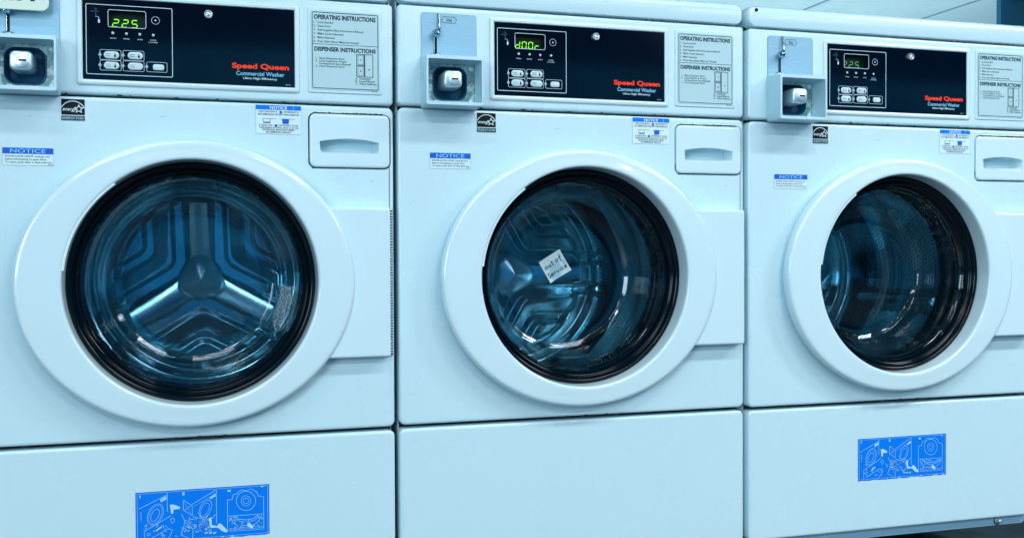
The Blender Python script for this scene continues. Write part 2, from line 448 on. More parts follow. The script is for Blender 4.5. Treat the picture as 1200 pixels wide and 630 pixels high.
    for bx0, bx1, bz0, bz1 in ((.2050, .2370, .6235, .6398), (.2400, .2722, .6243, .6400), (.2050, .2370, .6068, .6228), (.2400, .2722, .6068, .6233), (.2762, .3078, .6072, .6232)):
        b.outline(rrect(bx0, bx1, bz0, bz1, .002), .0006, y, 'line')
        b.outline([(bx0 + .0022, (bz0 + bz1) / 2), (bx0, (bz0 + bz1) / 2 + .0030), (bx0 - .0022, (bz0 + bz1) / 2), (bx0, (bz0 + bz1) / 2 - .0030)], .0006, y - .0003, 'line')
        b.face(circ(bx0, (bz0 + bz1) / 2, .0013, 8), y - .0004, 'cyanprint')
    for x, t in ((.2248, 'WASH'), (.2455, 'RINSE'), (.2661, 'SPIN'), (.2868, 'DOOR')):
        b.text(t, 0, .6580, .0095 if t != 'SPIN' else .008, .0018, y, 'line', .01, center=x, res=2)
    b.text('LOCKED', 0, .6545, .0140, .0018, y, 'line', .01, center=.2868, res=2)
    # tap pictogram
    b.rect(.1915, .2040, .7000, .7014, y, 'tealprint'); b.rect(.1985, .2000, .6940, .7065, y, 'tealprint'); b.rect(.1965, .2020, .7040, .7052, y, 'tealprint')
    b.outline([(.1985, .6925), (.2030, .6925), (.2040, .6900)], .0008, y, 'cyanprint', False)
    b.face([(.2040, .6902), (.2058, .6862), (.2054, .6832), (.2040, .6820), (.2026, .6832), (.2024, .6862)], y, 'line')
    b.build('panel_print', cpn, smooth=False)
    b = MB(); y = -.0017
    b.text('Speed Queen', .4110, .6203, .0938, .0083, y, 'red', .034, res=4)
    b.build('brand_lettering', cpn, smooth=False)
    b = MB()
    b.text('Commercial Washer', .4180, .6085, .0790, .0068, y, 'cyanprint', .012, res=3)
    b.text('Ultra High Efficiency', .4290, .6022, .0560, .0036, y, 'line', .02, res=2)
    b.text('802150', .4990, .5945, .0085, .0015, y, 'line', 0, res=2)
    b.build('model_lettering', cpn, smooth=False)
    # display well, digits added per machine
    b = MB(); b.loops([rim(rrect(*DISP, .002), -.0012), rim(rrect(*DISP, .002), .0125)], 'inkblack'); b.face(rrect(*DISP, .002), .0125, 'led_base')
    b.build('display_well', cpn)
    b = MB(); nx = 10; L = []
    for k in range(9):
        t = k / 8; z = DISP[2] + (DISP[3] - DISP[2]) * t
        yy = .003
        L.append([(DISP[0] + (DISP[1] - DISP[0]) * j / nx, yy, z - (.0016 * (1 - ((j / nx - .5) * 2) ** 2) * t if t > .6 else 0)) for j in range(nx + 1)])
    b.loops(L, 'lens', False); b.build('display_window', cpn)
    for x in (.2248, .2455, .2661, .2868):
        b = MB(); b.lathe(x, .6672, [(.0022, -.0013), (.0021, -.0024), (.0013, -.0031), (.0001, -.0033)], 'ledoff', 14); b.build('indicator_lamp', cpn)
    for k, (x, z) in enumerate(((.2224, .6317), (.2588, .6322), (.2224, .6148), (.2588, .6150), (.2945, .6150))):
        b = MB(); w, h = (.0118, .0060) if k < 4 else (.0088, .0050)
        P = [rrect(x - w * q, x + w * q, z - h * q, z + h * q, h * q * (1 if k < 4 else .7), 7) for q in (1, .98, .9, .78)]
        b.loops([rim(P[0], -.0013), rim(P[1], -.0021), rim(P[2], -.0027), rim(P[3], -.0029)], 'button'); b.face(P[3], -.0029, 'button')
        if k < 4:
            b.text(['NORMAL', 'PERM', 'DELICATE', 'START'][k], x - .0085, z + .0006, .0078, .0016, -.0032, 'ink', 0, res=2)
            b.text(['HOT', 'PRESS', 'COLD', 'PAUSE'][k], x - .0080, z - .0024, .0068, .0016, -.0032, 'ink', 0, res=2)
        if k < 3:
            b.face([(x + .0045, z - .0036), (x + .0066, z - .0036), (x + .0074, z - .0015), (x + .0062, z + .0004), (x + .0060, z + .0032), (x + .0051, z + .0032), (x + .0049, z + .0004), (x + .0038, z - .0015)], -.0032, 'inkblack')
        b.build('button', cpn, ang=50)
    b = MB()
    b.lathe(.3740, .7062, [(.0072, -.0012), (.0072, -.0055), (.0064, -.0072), (.0050, -.0072), (.0046, -.0050), (.0030, -.0050), (.0026, -.0066), (.0001, -.0068)], 'chrome', 32)
    b.face(rrect(.3735, .3745, .7030, .7062, .0003, 2), -.0070, 'inkblack')
    b.build('key_lock', cpn)

    # -- instruction label on its raised plate
    b = MB(); b.slab(.5370, .6645, .5845, .7305, -.0018, 0, .004, .0012, 'paint'); lp = b.build('label_plate', R, wn=True)
    b = MB(); y = -.0022; X0, X1, Z0, Z1 = .5442, .6571, .5925, .7219
    U = lambda u: X0 + (X1 - X0) * u
    V = lambda v: Z1 - (Z1 - Z0) * v
    b.rect(X0 - .003, X1 + .003, Z0 - .003, Z1 + .003, y, 'label', .003); y -= .0004
    b.outline(rrect(X0, X1, Z0, Z1, .003), .0010, y, 'ink'); b.rect(X0, X1, V(.4215), V(.4165), y, 'ink')
    b.text('OPERATING INSTRUCTIONS', U(.025), V(.088), U(.965) - U(.025), .0072, y, 'ink', .034, res=3)
    b.text('DISPENSER INSTRUCTIONS', U(.030), V(.508), U(.965) - U(.030), .0068, y, 'ink', .034, res=3)
    for k, (t, w) in enumerate((('1.  Load Laundry', .30), ('2.  Close Door', .26), ('3.  Add Supplies (See Instructions Below)', .75), ('4.  Make Cycle Selection', .45), ('5.  Make Payment', .32), ('6.  Press Start (Door Must be Closed)', .68))):
        b.text(t, U(.02), V(.142 + .0505 * k), (X1 - X0) * w, .0034, y, 'ink', .006, res=2)
    for u, v, t, w in ((.05, .615, '1.  Open Dispenser Door', .44), (.05, .650, '2.  Load Supplies in Proper', .47), (.10, .685, 'Compartment (as indicated)', .48), (.05, .720, '3.  Close Dispenser Door', .44)):
        b.text(t, U(u), V(v), (X1 - X0) * w, .0032, y, 'ink', .006, res=2)
    b.outline([(U(.67), V(.53)), (U(.92), V(.53)), (U(.92), V(.83)), (U(.67), V(.83))], .0009, y, 'ink')
    b.outline([(U(.69), V(.545)), (U(.775), V(.545)), (U(.775), V(.665)), (U(.69), V(.665))], .0005, y, 'ink')
    b.outline([(U(.69), V(.695)), (U(.775), V(.695)), (U(.775), V(.815)), (U(.69), V(.815))], .0005, y, 'ink')
    b.rect(U(.785), U(.80), V(.83), V(.53), y - .0002, 'ink'); b.rect(U(.67), U(.79), V(.684), V(.676), y - .0002, 'ink')
    for t, u, v in (('C', .733, .615), ('B', .733, .765), ('A', .86, .74)): b.text(t, 0, V(v), None, .0030, y - .0003, 'ink', .01, center=U(u), res=2)
    for t, v, w in (('A.  Detergent', .865, .24), ('B.  Liquid Bleach', .900, .30), ('C.  Fabric Softener', .935, .33)):
        b.text(t, U(.65), V(v), (X1 - X0) * w, .0031, y, 'ink', .010, res=2)
    b.text('802160', U(.89), V(1.022), (X1 - X0) * .10, .0014, y, 'ink', .01, res=2)
    b.build('instruction_label', R, smooth=False)

    # -- small stickers on the front panel
    b = MB(); y = -.0005; x0, x1, z0, z1 = .1462, .1812, .5240, .5582
    b.rect(x0, x1, z0, z1, y, 'inkblack'); y -= .0004
    b.rect(x0, x1, z0, z0 + .0075, y, 'tealprint'); b.rect(x0, x1, z0 + .0074, z0 + .0086, y - .0002, 'sticker')
    cx, cz, rr = (x0 + x1) / 2, z0 + .0105, .0195
    b.outline([(cx + rr * math.cos(math.radians(a)), cz + rr * math.sin(math.radians(a)) * 1.05) for a in range(26, 155, 6)], .0013, y, 'sticker', False)
    b.text('energy', x0 + .0015, z0 + .0155, .0205, .0056, y, 'sticker', .012, skew=.35, res=3)
    st = []
    for k in range(10):
        a = math.radians(90 + 36 * k); q = .0066 if k % 2 == 0 else .0030
        st.append((x1 - .0088 + q * math.cos(a), z0 + .0185 + q * math.sin(a)))
    b.outline(st, .0013, y, 'sticker')
    b.text('ENERGY STAR', x0 + .0018, z0 + .0018, .0314, .0038, y - .0003, 'label', .01, res=2)
    b.build('energy_label', R, smooth=False)

    b = MB(); y = -.0005; x0, x1, z0, z1 = .4492, .5245, .5118, .5600
    b.rect(x0, x1, z0, z1, y, 'sticker'); y -= .0004
    b.outline([(x0, z0), (x1, z0), (x1, z1), (x0, z1)], .0004, y, 'label')
    H = z1 - z0; W_ = x1 - x0
    b.rect(x0, x1, z1 - H * .155, z1, y - .0001, 'bluebright'); b.rect(x0 + W_ * .83, x0 + W_ * .836, z1 - H * .155, z1, y - .0003, 'sticker')
    b.text('NOTICE', 0, z1 - H * .135, W_ * .38, .0052, y - .0004, 'sticker', .02, center=x0 + W_ * .5)
    for t, v, u0, w in (('HIGH EFFICIENCY', .25, .07, .40), ('DETERGENT IS', .25, .62, .33), ('RECOMMENDED FOR BEST PERFORMANCE', .345, .05, .90), ('IF USING NON', .725, .07, .29), ('DETERGENT AVOID', .725, .50, .44), ('OVERSUDSING BY USING ONLY 1/3 OF THE', .81, .07, .87), ('DETERGENT MANUFACTURERS', .885, .15, .70), ('RECOMMENDED AMOUNT', .965, .22, .56)):
        b.text(t, x0 + W_ * u0, z1 - H * v, W_ * w, .0026, y, 'ink', .008, res=2)
    for u, v in ((.55, .235), (.44, .71)): b.face(circ(x0 + W_ * u, z1 - H * v, .0024, 10), y - .0002, 'blue')
    b.outline([(x0 + W_ * .15, z1 - H * .47), (x0 + W_ * .17, z1 - H * .62), (x0 + W_ * .31, z1 - H * .62), (x0 + W_ * .32, z1 - H * .47)], .0006, y, 'ink', False)
    b.rect(x0 + W_ * .175, x0 + W_ * .305, z1 - H * .62, z1 - H * .585, y - .0002, 'blue')
    b.rect(x0 + W_ * .15, x0 + W_ * .45, z1 - H * .475, z1 - H * .465, y, 'ink'); b.rect(x0 + W_ * .54, x0 + W_ * .86, z1 - H * .475, z1 - H * .465, y, 'ink')
    b.face([(x0 + W_ * .575, z1 - H * .47), (x0 + W_ * .59, z1 - H * .64), (x0 + W_ * .72, z1 - H * .64), (x0 + W_ * .735, z1 - H * .47)], y - .0002, 'blue')
    b.build('detergent_notice', R, smooth=False)

    b = MB(); y = -.0005; x0, x1, z0, z1 = .0597, .1338, .4466, .4742
    b.rect(x0, x1, z0, z1, y, 'sticker'); y -= .0004; H = z1 - z0; W_ = x1 - x0
    b.outline([(x0, z0), (x1, z0), (x1, z1), (x0, z1)], .0005, y, 'label')
    b.rect(x0, x1, z1 - H * .34, z1, y - .0001, 'blue')
    b.text('NOTICE', 0, z1 - H * .285, W_ * .70, .0062, y - .0003, 'cyanprint', .012, center=x0 + W_ * .5)
    for t, v, w in (('DOOR LOCK LIGHT must go out', .53, .88), ('before attempting to open door.', .70, .82), ('To open, push door in then pull out.', .87, .92)):
        b.text(t, x0 + W_ * .05, z1 - H * v, W_ * w, .0028, y, 'ink', .006, res=2)
    b.text('802170', x0 + W_ * .89, z1 - H * .98, W_ * .1, .0013, y, 'ink', .01, res=2)
    b.build('door_notice', R, smooth=False)

    # -- detergent drawer with its scooped grip
    b = MB()
    S = [(.5560, .4845), (.5590, .4800), (.5630, .4788), (.6500, .4788), (.6540, .4800), (.6570, .4845)]
    top = [(.6580 - (.6580 - .5550) * k / 12, .5012 + .0056 * (1 - ((k - 6) / 6) ** 2)) for k in range(13)]
    slot = S + top
    b.slab(.5385, .6768, .4570, .5490, -.004, .02, .0105, .0035, 'plastic', holes=[])
    # drop the plain front and re-cut it with the slot
    k = max(range(len(b.f)), key=lambda i: len(b.f[i])); inner = [(b.v[i][0], b.v[i][2]) for i in b.f[k]]
    del b.f[k]; del b.m[k]
    b.face(inner, -.004, 'plastic', holes=[slot])
    def sl(kx, dz0, dz1, y):
        out = []
        for x, z in slot:
            t = (z - .4788) / (.5068 - .4788)
            out.append((.6065 + (x - .6065) * kx, y, z + dz0 * (1 - t) + dz1 * t))
        return out
    b.loops([sl(1, 0, 0, -.004), sl(.99, .0008, -.0004, -.0028), sl(.975, .0045, -.0002, .004), sl(.95, .0065, 0, .016), sl(.90, .0090, -.0006, .0245)], 'plastic')
    q = sl(.90, .0090, -.0006, .0245); b.add(q, [list(range(len(q)))], 'plastic')
    # low crease above and lip under the grip
    o = rrect(.5372, .6778, .4558, .5500, .0115, 8)
    tp = [(.545, .5500), (.670, .5502)]; rt = [(.6770, .545), (.6778, .49)]; bt = [(.540, .4558), (.60, .4556)]
    chips(b, tp, 46, .0032, -.0046, 1, .0006); chips(b, rt, 26, .0022, -.0008, 2, .0004); chips(b, bt, 20, .0028, -.0008, 4, .0004)
    chips(b, [(.5372, .463), (.5372, .475)], 6, .003, -.0008, 6, .0003); chips(b, [(.62, .5505), (.655, .5507)], 16, .0035, -.0009, 8, .0007)
    b.build('detergent_drawer', R, ang=35, wn=True)

    # -- door: broad oval ring, finger pull, hinge cover, trim, glass bowl
    dx, dz = DC; N = 240
    ocx, ocz, oa, ob_ = .3430, .2600, .2690, .2360
    def oc(t): return Vector((ocx + oa * math.cos(t), ocz + ob_ * math.sin(t)))
    def ic(t, r):
        p = oc(t); d = (p - Vector(DC)).normalized(); return Vector(DC) + d * r
    rows = []
    th = [2 * PI * k / N for k in range(N)]
    RO = .2015
    for s_, y in ((.0065, .001), (.0065, -.0045), (.0015, -.0065), (0, -.0090), (0, -.0190), (.0003, -.0220), (.0012, -.0247), (.0027, -.0267), (.0048, -.0280), (.0072, -.0286), (.0135, -.0289)):
        row = []
        for t in th:
            p = oc(t); q = ic(t, RO); d = (q - p).normalized() * s_; row.append((p.x + d.x, y, p.y + d.y))
        rows.append(row)
    for k, y in ((.3, -.0293), (.55, -.0299), (.8, -.0303)):
        row = []
        for t in th:
            p = oc(t); q = ic(t, RO + .0035); d = q - p; a = p + d.normalized() * .0135; c2 = a + (q - a) * k
            row.append((c2.x, y, c2.y))
        rows.append(row)
    for r, y in ((RO + .0042, -.0305), (RO + .0026, -.0303), (RO + .0010, -.0294), (RO - .0002, -.0276), (RO - .0007, -.0250), (RO - .0012, -.0180), (RO - .0018, -.0060), (RO - .0022, .0040), (RO - .0022, .012)):
        rows.append([(ic(t, r).x, y, ic(t, r).y) for t in th])
    b = MB(); b.loops(rows, 'plastic')
    door = b.build('door', R, ang=60)
    b = MB(); b.slab(.5560, .6738, .1290, .3872, -.0225, .001, .004, .0035, 'plastic'); b.build('hinge_cover', door, wn=True)
    b = MB(); b.box(.6745, .6808, -.004, .001, .1310, .3850, 'pitmetal')
    rnd = random.Random(11)
    for k in range(52):
        z = .1335 + k * .0049
        b.box(.6772 - .0014 * rnd.random(), .6806, -.0052 - .0004 * rnd.random(), -.0042, z, z + .0026, 'castmetal')
    b.build('hinge_strip', door, smooth=False)
    # finger pull: a shallow lip let into the upper left of the opening
    b = MB(); rows = [[] for _ in range(5)]
    for k in range(41):
        a = math.radians(127 + (174 - 127) * k / 40)
        for j, (r, y) in enumerate(((RO + .0006, -.0285), (RO - .0010, -.0290), (RO - .0030, -.0284), (RO - .0036, -.0250), (RO - .0012, -.0180))):
            rows[j].append((dx + r * math.cos(a), y, dz + r * math.sin(a)))
    b.loops(rows, 'plastic', False)
    for k in (0, 40): b.add([rows[j][k] for j in range(5)], [[0, 1, 2, 3, 4]], 'plastic')
    b.build('finger_pull', door, ang=60)
    b = MB()
    b.lathe(dx, dz, [(.1994, .0115), (.1994, .0030), (.1970, .0005), (.1925, .0005), (.1900, .004), (.1885, .009), (.1862, .010), (.1845, .008), (.1825, .009), (.1805, .016), (.178, .020), (.1765, .024), (.1765, .034)], 'blackglossy', 160)
    b.build('door_trim', door, ang=70)
    b = MB(); g = []
    def bowl(off):
        P = [(.1820 - off, .018), (.1770 - off, .022), (.1745 - off, .030), (.1722 - off, .034), (.1700 - off, .046), (.1672 - off, .052), (.1650 - off, .064), (.1622 - off, .070), (.1612 - off, .078), (.1600 - off, .081), (.1592 - off, .085), (.1590 - off, .089), (.1578 - off, .093), (.1570 - off, .098)]
        cx_, cy_, rr_ = .1285, .0990, .0285 - off * .9
        for k in range(1, 28):
            a = PI / 2 * k / 27; q = 1 + .010 * math.sin(a * 16); P.append((cx_ + rr_ * q * math.cos(a), cy_ + rr_ * q * 1.15 * math.sin(a)))
        P += [(.118, cy_ + rr_ * 1.15 + .0012), (.105, cy_ + rr_ * 1.15 + .0006), (.08, cy_ + rr_ * 1.15 - .0018), (.05, cy_ + rr_ * 1.15 - .0040), (.02, cy_ + rr_ * 1.15 - .0052), (.0002, cy_ + rr_ * 1.15 - .0054)]
        return P
    b.lathe(dx, dz, bowl(.002), 'glass', 160); b.lathe(dx, dz, bowl(.010), 'glass', 160); b.build('glass_bowl', door, ang=80)
    # -- rubber gasket between door and drum
    b = MB()
    b.lathe(dx, dz, [(.224, .012), (.214, .010), (.206, .014), (.199, .018), (.1940, .026), (.1875, .034), (.1870, .042), (.1905, .048), (.1960, .056), (.1950, .066), (.1880, .074), (.1800, .084), (.1790, .094), (.190, .102), (.225, .106)], 'rubber', 128)
    b.build('gasket', R, ang=80)
    # -- drum (origin on its axis so that it can be turned)
    ax, az = .3585, .2560
    b = MB(); YB = .520
    b.lathe(ax, az, [(.205, .109), (.186, .108), (.1830, .112), (.1850, .119), (.206, .126), (.230, .132), (.238, .142), (.2405, .155), (.2405, .195), (.2385, .199), (.2405, .203), (.2405, .285), (.2380, .291), (.2405, .297), (.2405, .395), (.2380, .401), (.2405, .407), (.2405, .475), (.2360, .495), (.226, .507), (.212, .512)], 'drum', 160)
    for q in range(3):          # lifters
        a0 = math.radians(30 + 120 * q); L = []
        for k in range(13):
            y = .165 + .30 * k / 12; e = math.sin(PI * k / 12) ** .35 if 0 < k < 12 else 0.02
            row = []
            for j in range(11):
                t = (j / 10 - .5) * 2; h = (1 - abs(t) ** 2.2) * .047 * e
                a = a0 + t * .125; r = .2408 - h
                row.append((ax + r * math.cos(a), y, az + r * math.sin(a)))
            L.append(row)
        b.loops(L, 'drum', False)
    drum = b.build('drum', R, ang=60, loc=(ax, 0, az))
    # back wall pressed with three spokes and nested chevrons
    b = MB(); NR, NA = 110, 288; arms = [math.radians(a) for a in (90, 210, 330)]
    def sm(x, a, c):
        t = min(1, max(0, (x - a) / (c - a))); return t * t * (3 - 2 * t)
    def height(r, a):
        x, z = r * math.cos(a), r * math.sin(a); ds = []
        for t in arms:
            al = x * math.cos(t) + z * math.sin(t); pe = abs(-x * math.sin(t) + z * math.cos(t))
            ds.append(pe if al > 0 else math.hypot(al, pe))
        ds.sort(); k = .016; h_ = max(0, k - abs(ds[0] - ds[1])) / k; s = ds[0] - h_ * h_ * k * .25
        e = 1 - sm(r, .160, .178)
        out = (.024 + .20 * min(r, .17) + .004 * (1 - (min(s, .03) / .03) ** 2)) * (1 - sm(s, .022, .031)) * (.35 + .65 * e)
        out += (.030 * (sm(s, .050, .056) - sm(s, .086, .092)) - .003 * sm(s, .056, .088) * (1 - sm(s, .086, .092))) * e
        out += .026 * sm(s, .107, .114) * e
        out -= (.030 * math.exp(-((s - .041) / .0075) ** 2) + .022 * math.exp(-((s - .099) / .006) ** 2)) * e
        hub = 1 - sm(r, .030, .046); out = max(out, .042 * hub)
        out += .016 * (1 - e) * sm(s, .036, .050) + .02 * sm(r, .195, .212)
        return out
    rows = []
    for i in range(NR + 1):
        r = .0005 + .2125 * i / NR
        rows.append([(ax + r * math.cos(2 * PI * k / NA), YB - height(r, 2 * PI * k / NA), az + r * math.sin(2 * PI * k / NA)) for k in range(NA)])
    b.loops(rows, 'steel'); bk = b.build('drum_back', drum, ang=80)
    bk.location = (0, 0, 0)
    for v in bk.data.vertices: v.co -= Vector((ax, 0, az))
    # hub cap
    b = MB(); hx = lambda r, y: [((r * (1 + .13 * math.cos(3 * (t - PI / 2)))) * math.cos(t), y, (r * (1 + .13 * math.cos(3 * (t - PI / 2)))) * math.sin(t)) for t in [2 * PI * k / 72 for k in range(72)]]
    b.loops([hx(.046, YB - .030), hx(.045, YB - .042), hx(.042, YB - .0475), hx(.038, YB - .0488), hx(.030, YB - .0505), hx(.016, YB - .0535), hx(.0005, YB - .0566)], 'hubsteel')
    b.build('hub', drum, ang=60)
    # dark tub behind the perforations and round the drum
    b = MB(); b.lathe(ax, az, [(.226, .1075), (.252, .118), (.256, .14), (.256, .54), (.20, .56), (.0005, .57)], 'dark', 64); b.build('tub', R)
    return R

def diagram(parent, dz, seed):
    """printed pictogram sticker on the lower panel, white strokes on blue"""
    b = MB(); x0, x1, z0, z1 = .2525, .4661, -.1650 + dz, -.0791 + dz; y = -.0005
    rnd = random.Random(seed)
    # slightly nibbled lower edge
    lo = [(x0 + (x1 - x0) * k / 30, z0 + (rnd.random() ** 3) * .0022) for k in range(31)]
    b.face(lo + [(x1, z1), (x0, z1)], y, 'bluebright'); y -= .0004
    b.outline([(x0 + .0022, z0 + .0030), (x1 - .0022, z0 + .0030), (x1 - .0022, z1 - .0022), (x0 + .0022, z1 - .0022)], .0006, y, 'blueline')
    b.outline([(x0, z0 + .002), (x1, z0 + .002), (x1, z1), (x0, z1)], .0005, y - .0001, 'blue')
    def P(x, yy):
        u = (x - 55) / 1075; top = 118 - 73 * u; return (x0 + (x1 - x0) * u, z1 - (yy - top) / 398 * (z1 - z0))
    def ln(pts, w=.0008, mat='blueline', closed=False): b.outline([P(*p) for p in pts], w, y, mat, closed)
    def el(cx, cy, rx, ry, tilt=0, w=.0007, mat='blueline'):
        t = math.radians(tilt); pts = []
        for k in range(28):
            a = 2 * PI * k / 28; px, py = rx * math.cos(a), ry * math.sin(a)
            pts.append((cx + px * math.cos(t) - py * math.sin(t), cy + px * math.sin(t) + py * math.cos(t)))
        ln(pts, w, mat, True)
    def fl(pts, mat='bluewhite'): b.face([P(*p) for p in pts], y - .0003, mat)
    ln([(80, 240), (300, 132)]); ln([(302, 118), (302, 262)]); ln([(95, 262), (95, 330)]); ln([(120, 412), (330, 292)]); ln([(120, 412), (120, 500)])
    el(208, 283, 55, 88, 28); el(208, 283, 44, 76, 28, .0005); el(205, 288, 27, 52, 28)
    fl([(245, 165), (295, 140), (298, 165), (252, 190)], 'blueline'); fl([(208, 405), (255, 372), (260, 380), (214, 412)], 'bluewhite')
    ln([(150, 478), (310, 392), (342, 402), (326, 440), (300, 480)]); el(343, 328, 14, 20, 0); el(152, 436, 14, 9, -25); el(270, 452, 12, 9, -25)
    fl([(322, 208), (352, 205), (405, 226), (398, 240), (350, 246), (350, 272), (332, 280), (328, 244)])
    ln([(500, 205), (690, 95)]); ln([(510, 222), (640, 150)], .0004); ln([(696, 92), (696, 352)]); ln([(430, 172), (500, 214), (502, 292), (430, 250), (430, 172)]); ln([(440, 250), (490, 215)]); ln([(430, 175), (495, 290)], .0004)
    el(607, 240, 42, 76, 28); el(602, 246, 28, 58, 28, .0005); fl([(640, 150), (690, 118), (692, 142), (646, 165)], 'blueline')
    ln([(415, 280), (440, 330), (430, 390), (408, 440), (500, 480), (505, 400), (450, 350)]); ln([(505, 300), (640, 330), (692, 282)]); ln([(545, 270), (600, 330), (640, 270)])
    for k in range(90):
        cx, cy = (rnd.uniform(440, 640), rnd.uniform(310, 420)) if k < 55 else (rnd.uniform(800, 1075), rnd.uniform(290, 400)) if k < 75 else (rnd.uniform(130, 420), rnd.uniform(330, 470))
        ln([(cx, cy), (cx + rnd.uniform(-22, 22), cy + rnd.uniform(-18, 18)), (cx + rnd.uniform(-25, 25), cy + rnd.uniform(-24, 24))], .0007, rnd.choice(('blueline', 'blueline', 'bluewhite')))
    fl([(632, 314), (656, 304), (656, 366), (700, 374), (716, 352), (738, 362), (784, 408), (774, 426), (740, 414), (706, 386), (650, 388), (640, 372)])
    for k in range(3): fl([(598 + 34 * k, 424), (624 + 34 * k, 418), (624 + 34 * k, 430), (598 + 34 * k, 436)], 'blueline')
    el(938, 178, 80, 76, 0, .0008); el(938, 178, 40, 40, 0, .0006); el(938, 178, 22, 22, 0, .0006)
    ln([(785, 420), (785, 172), (826, 166), (834, 130), (862, 122), (900, 92), (940, 98), (980, 84), (1026, 106), (1040, 138), (1084, 146), (1084, 400)])
    ln([(785, 298), (1084, 280)]); ln([(835, 300), (880, 322), (940, 328), (1000, 318), (1036, 290)], .001); ln([(845, 318), (890, 340), (950, 345), (1010, 330), (1046, 300)])
    ln([(800, 310), (830, 350), (870, 375), (1000, 368), (1040, 340), (1060, 300)], .0009); el(1052, 298, 14, 18); el(826, 318, 14, 16)
    for k in range(3): ln([(800, 396 + 11 * k), (1080, 378 + 11 * k)], .0005)
    fl([(948, 352), (966, 350), (996, 378), (994, 396), (972, 390), (948, 378)]); fl([(786, 92), (814, 90), (814, 106), (786, 108)], 'blueline'); fl([(422, 112), (440, 110), (440, 134), (422, 136)], 'blueline')
    fl([(84, 134), (94, 133), (94, 158), (84, 159)], 'blueline'); fl([(1058, 62), (1096, 58), (1070, 72)], 'blueline')
    for k in range(int(6)):
        u = rnd.uniform(100, 1100); w = rnd.uniform(12, 40); top = 118 - 73 * (u - 55) / 1075
        fl([(u, top + 385), (u + w, top + 380), (u + w * .7, top + 390)], 'sticker')
    return b.build('diagram_sticker', parent, smooth=False)

def kids(o): return [c for c in bpy.data.objects if c.parent is o]
def copy_tree(o, parent=None):
    ch = kids(o)
    c = o.copy(); COL.objects.link(c); c.parent = parent
    for k in ch: copy_tree(k, c)
    return c

base = make_washer()
P = .69
spec = [
    (-1, (.001, .002, -.0017), '225', 'digit', 2, .004, -.0040,
     'leftmost white coin washer, bright 225 display, blue diagram sticker and cream card at its corner'),
    (0, (0, 0, 0), 'dOOr', 'digit', 30, .0105, None,
     'middle white coin washer reading door, handwritten note in its window, no blue diagram sticker below'),
    (1, (.001, -.001, -.0017), '225', 'digitdim', 74, -.0135, .0065,
     'rightmost white coin washer with dim display, screw hole in its lid and blue diagram sticker'),
]
machines = []
for i in range(3): machines.append(base if i == 0 else copy_tree(base))
for o, (k, off, s, dm, rot, nz, dgz, lab) in zip(machines, spec):
    o.location = (k * P + off[0], off[1], off[2])
    tag(o, lab, 'washing machine', 'coin washing machines standing side by side')
    for c in kids(o):
        if c.name.startswith('drum') and not c.name.startswith('drum_back'): c.rotation_euler = (0, -math.radians(rot), 0)
        if c.name.startswith('door_notice'): c.location.z += nz
        if c.name.startswith('control_panel'): build_digits(c, s, dm)
    if dgz is not None: diagram(o, dgz, 20 + k)
    if k != 1:      # the hidden lower trims are only seen at the right; the screw hole shows on the right lid only
        for c in kids(o):
            if c.name.startswith('lid_screw'): bpy.data.objects.remove(c)

# ---------------------------------------------------------------- handwritten note behind the middle door's window
n = MB()
w, h = .0500, .0475
pts = []
nx, ny = 6, 6; rows = []
for j in range(ny + 1):
    rows.append([(-w / 2 + w * i / nx, .0009 * math.sin(i * .9 + j * .5) * (abs(j - 3) / 3), -h / 2 + h * j / ny) for i in range(nx + 1)])
n.loops(rows, 'paper', False)
n.loops([[(x, y + .0002, z) for x, y, z in r] for r in rows], 'paper', False)
G = {'o': [[(.5, .75), (.2, .7), (.05, .4), (.2, .1), (.5, .05), (.75, .3), (.7, .65), (.5, .78)]],
     'u': [[(.1, .75), (.1, .3), (.3, .05), (.6, .2), (.7, .75)], [(.7, .75), (.72, .2), (.9, .05)]],
     't': [[(.4, 1.3), (.35, .5), (.45, .05), (.6, .1)], [(.1, .85), (.75, .95)]],
     'f': [[(.8, 1.3), (.5, 1.35), (.4, .9), (.35, -.4)], [(.1, .7), (.8, .75)]],
     'S': [[(.8, 1.2), (.4, 1.35), (.1, 1.0), (.5, .65), (.75, .3), (.4, -.02), (0, .15)]],
     'e': [[(.1, .4), (.65, .5), (.5, .78), (.2, .7), (.08, .35), (.3, .05), (.7, .15)]],
     'r': [[(.15, .75), (.2, .05)], [(.2, .5), (.45, .78), (.7, .7)]],
     'v': [[(.05, .75), (.35, .05), (.7, .8)]],
     'i': [[(.3, .7), (.32, .05)], [(.28, 1.0), (.34, 1.06)]],
     'c': [[(.65, .7), (.3, .75), (.08, .4), (.3, .05), (.7, .15)]]}
def write(s, x, z, k, adv):
    for ch in s:
        if ch != ' ':
            for st in G[ch]:
                n.outline([(x + a * k, z + c * k) for a, c in st], .0013, -.0014, 'inkblack', False)
        x += adv * (.75 if ch in 'i ' else 1)
write('out', -.0205, .0030, .0078, .0080); write('of', .0060, .0048, .0080, .0078)
write('Service', -.0222, -.0145, .0070, .0067)
n.xform(lambda p: (p[0], p[1] - .030 * abs(p[0] / w) ** 3 - .020 * abs(p[2] / h) ** 4 * (p[0] > 0), p[2]))
note = n.build('paper_note', None, smooth=False)
note.location = (.3335, .1170, .2800); note.rotation_euler = (0, -math.radians(31), 0)
tp = MB()
tp.loops([[(-.004 + .016 * i / 4, -.0022 - .0012 * (i % 2), -.0085 + .011 * j) for i in range(5)] for j in (0, 1)], 'lens', False)
tp.xform(lambda p: (p[0] + .022, p[1], p[2]))
tp.build('tape', note, smooth=False)
tag(note, 'small square paper note handwritten out of service, tilted in the window of the middle washer', 'note')

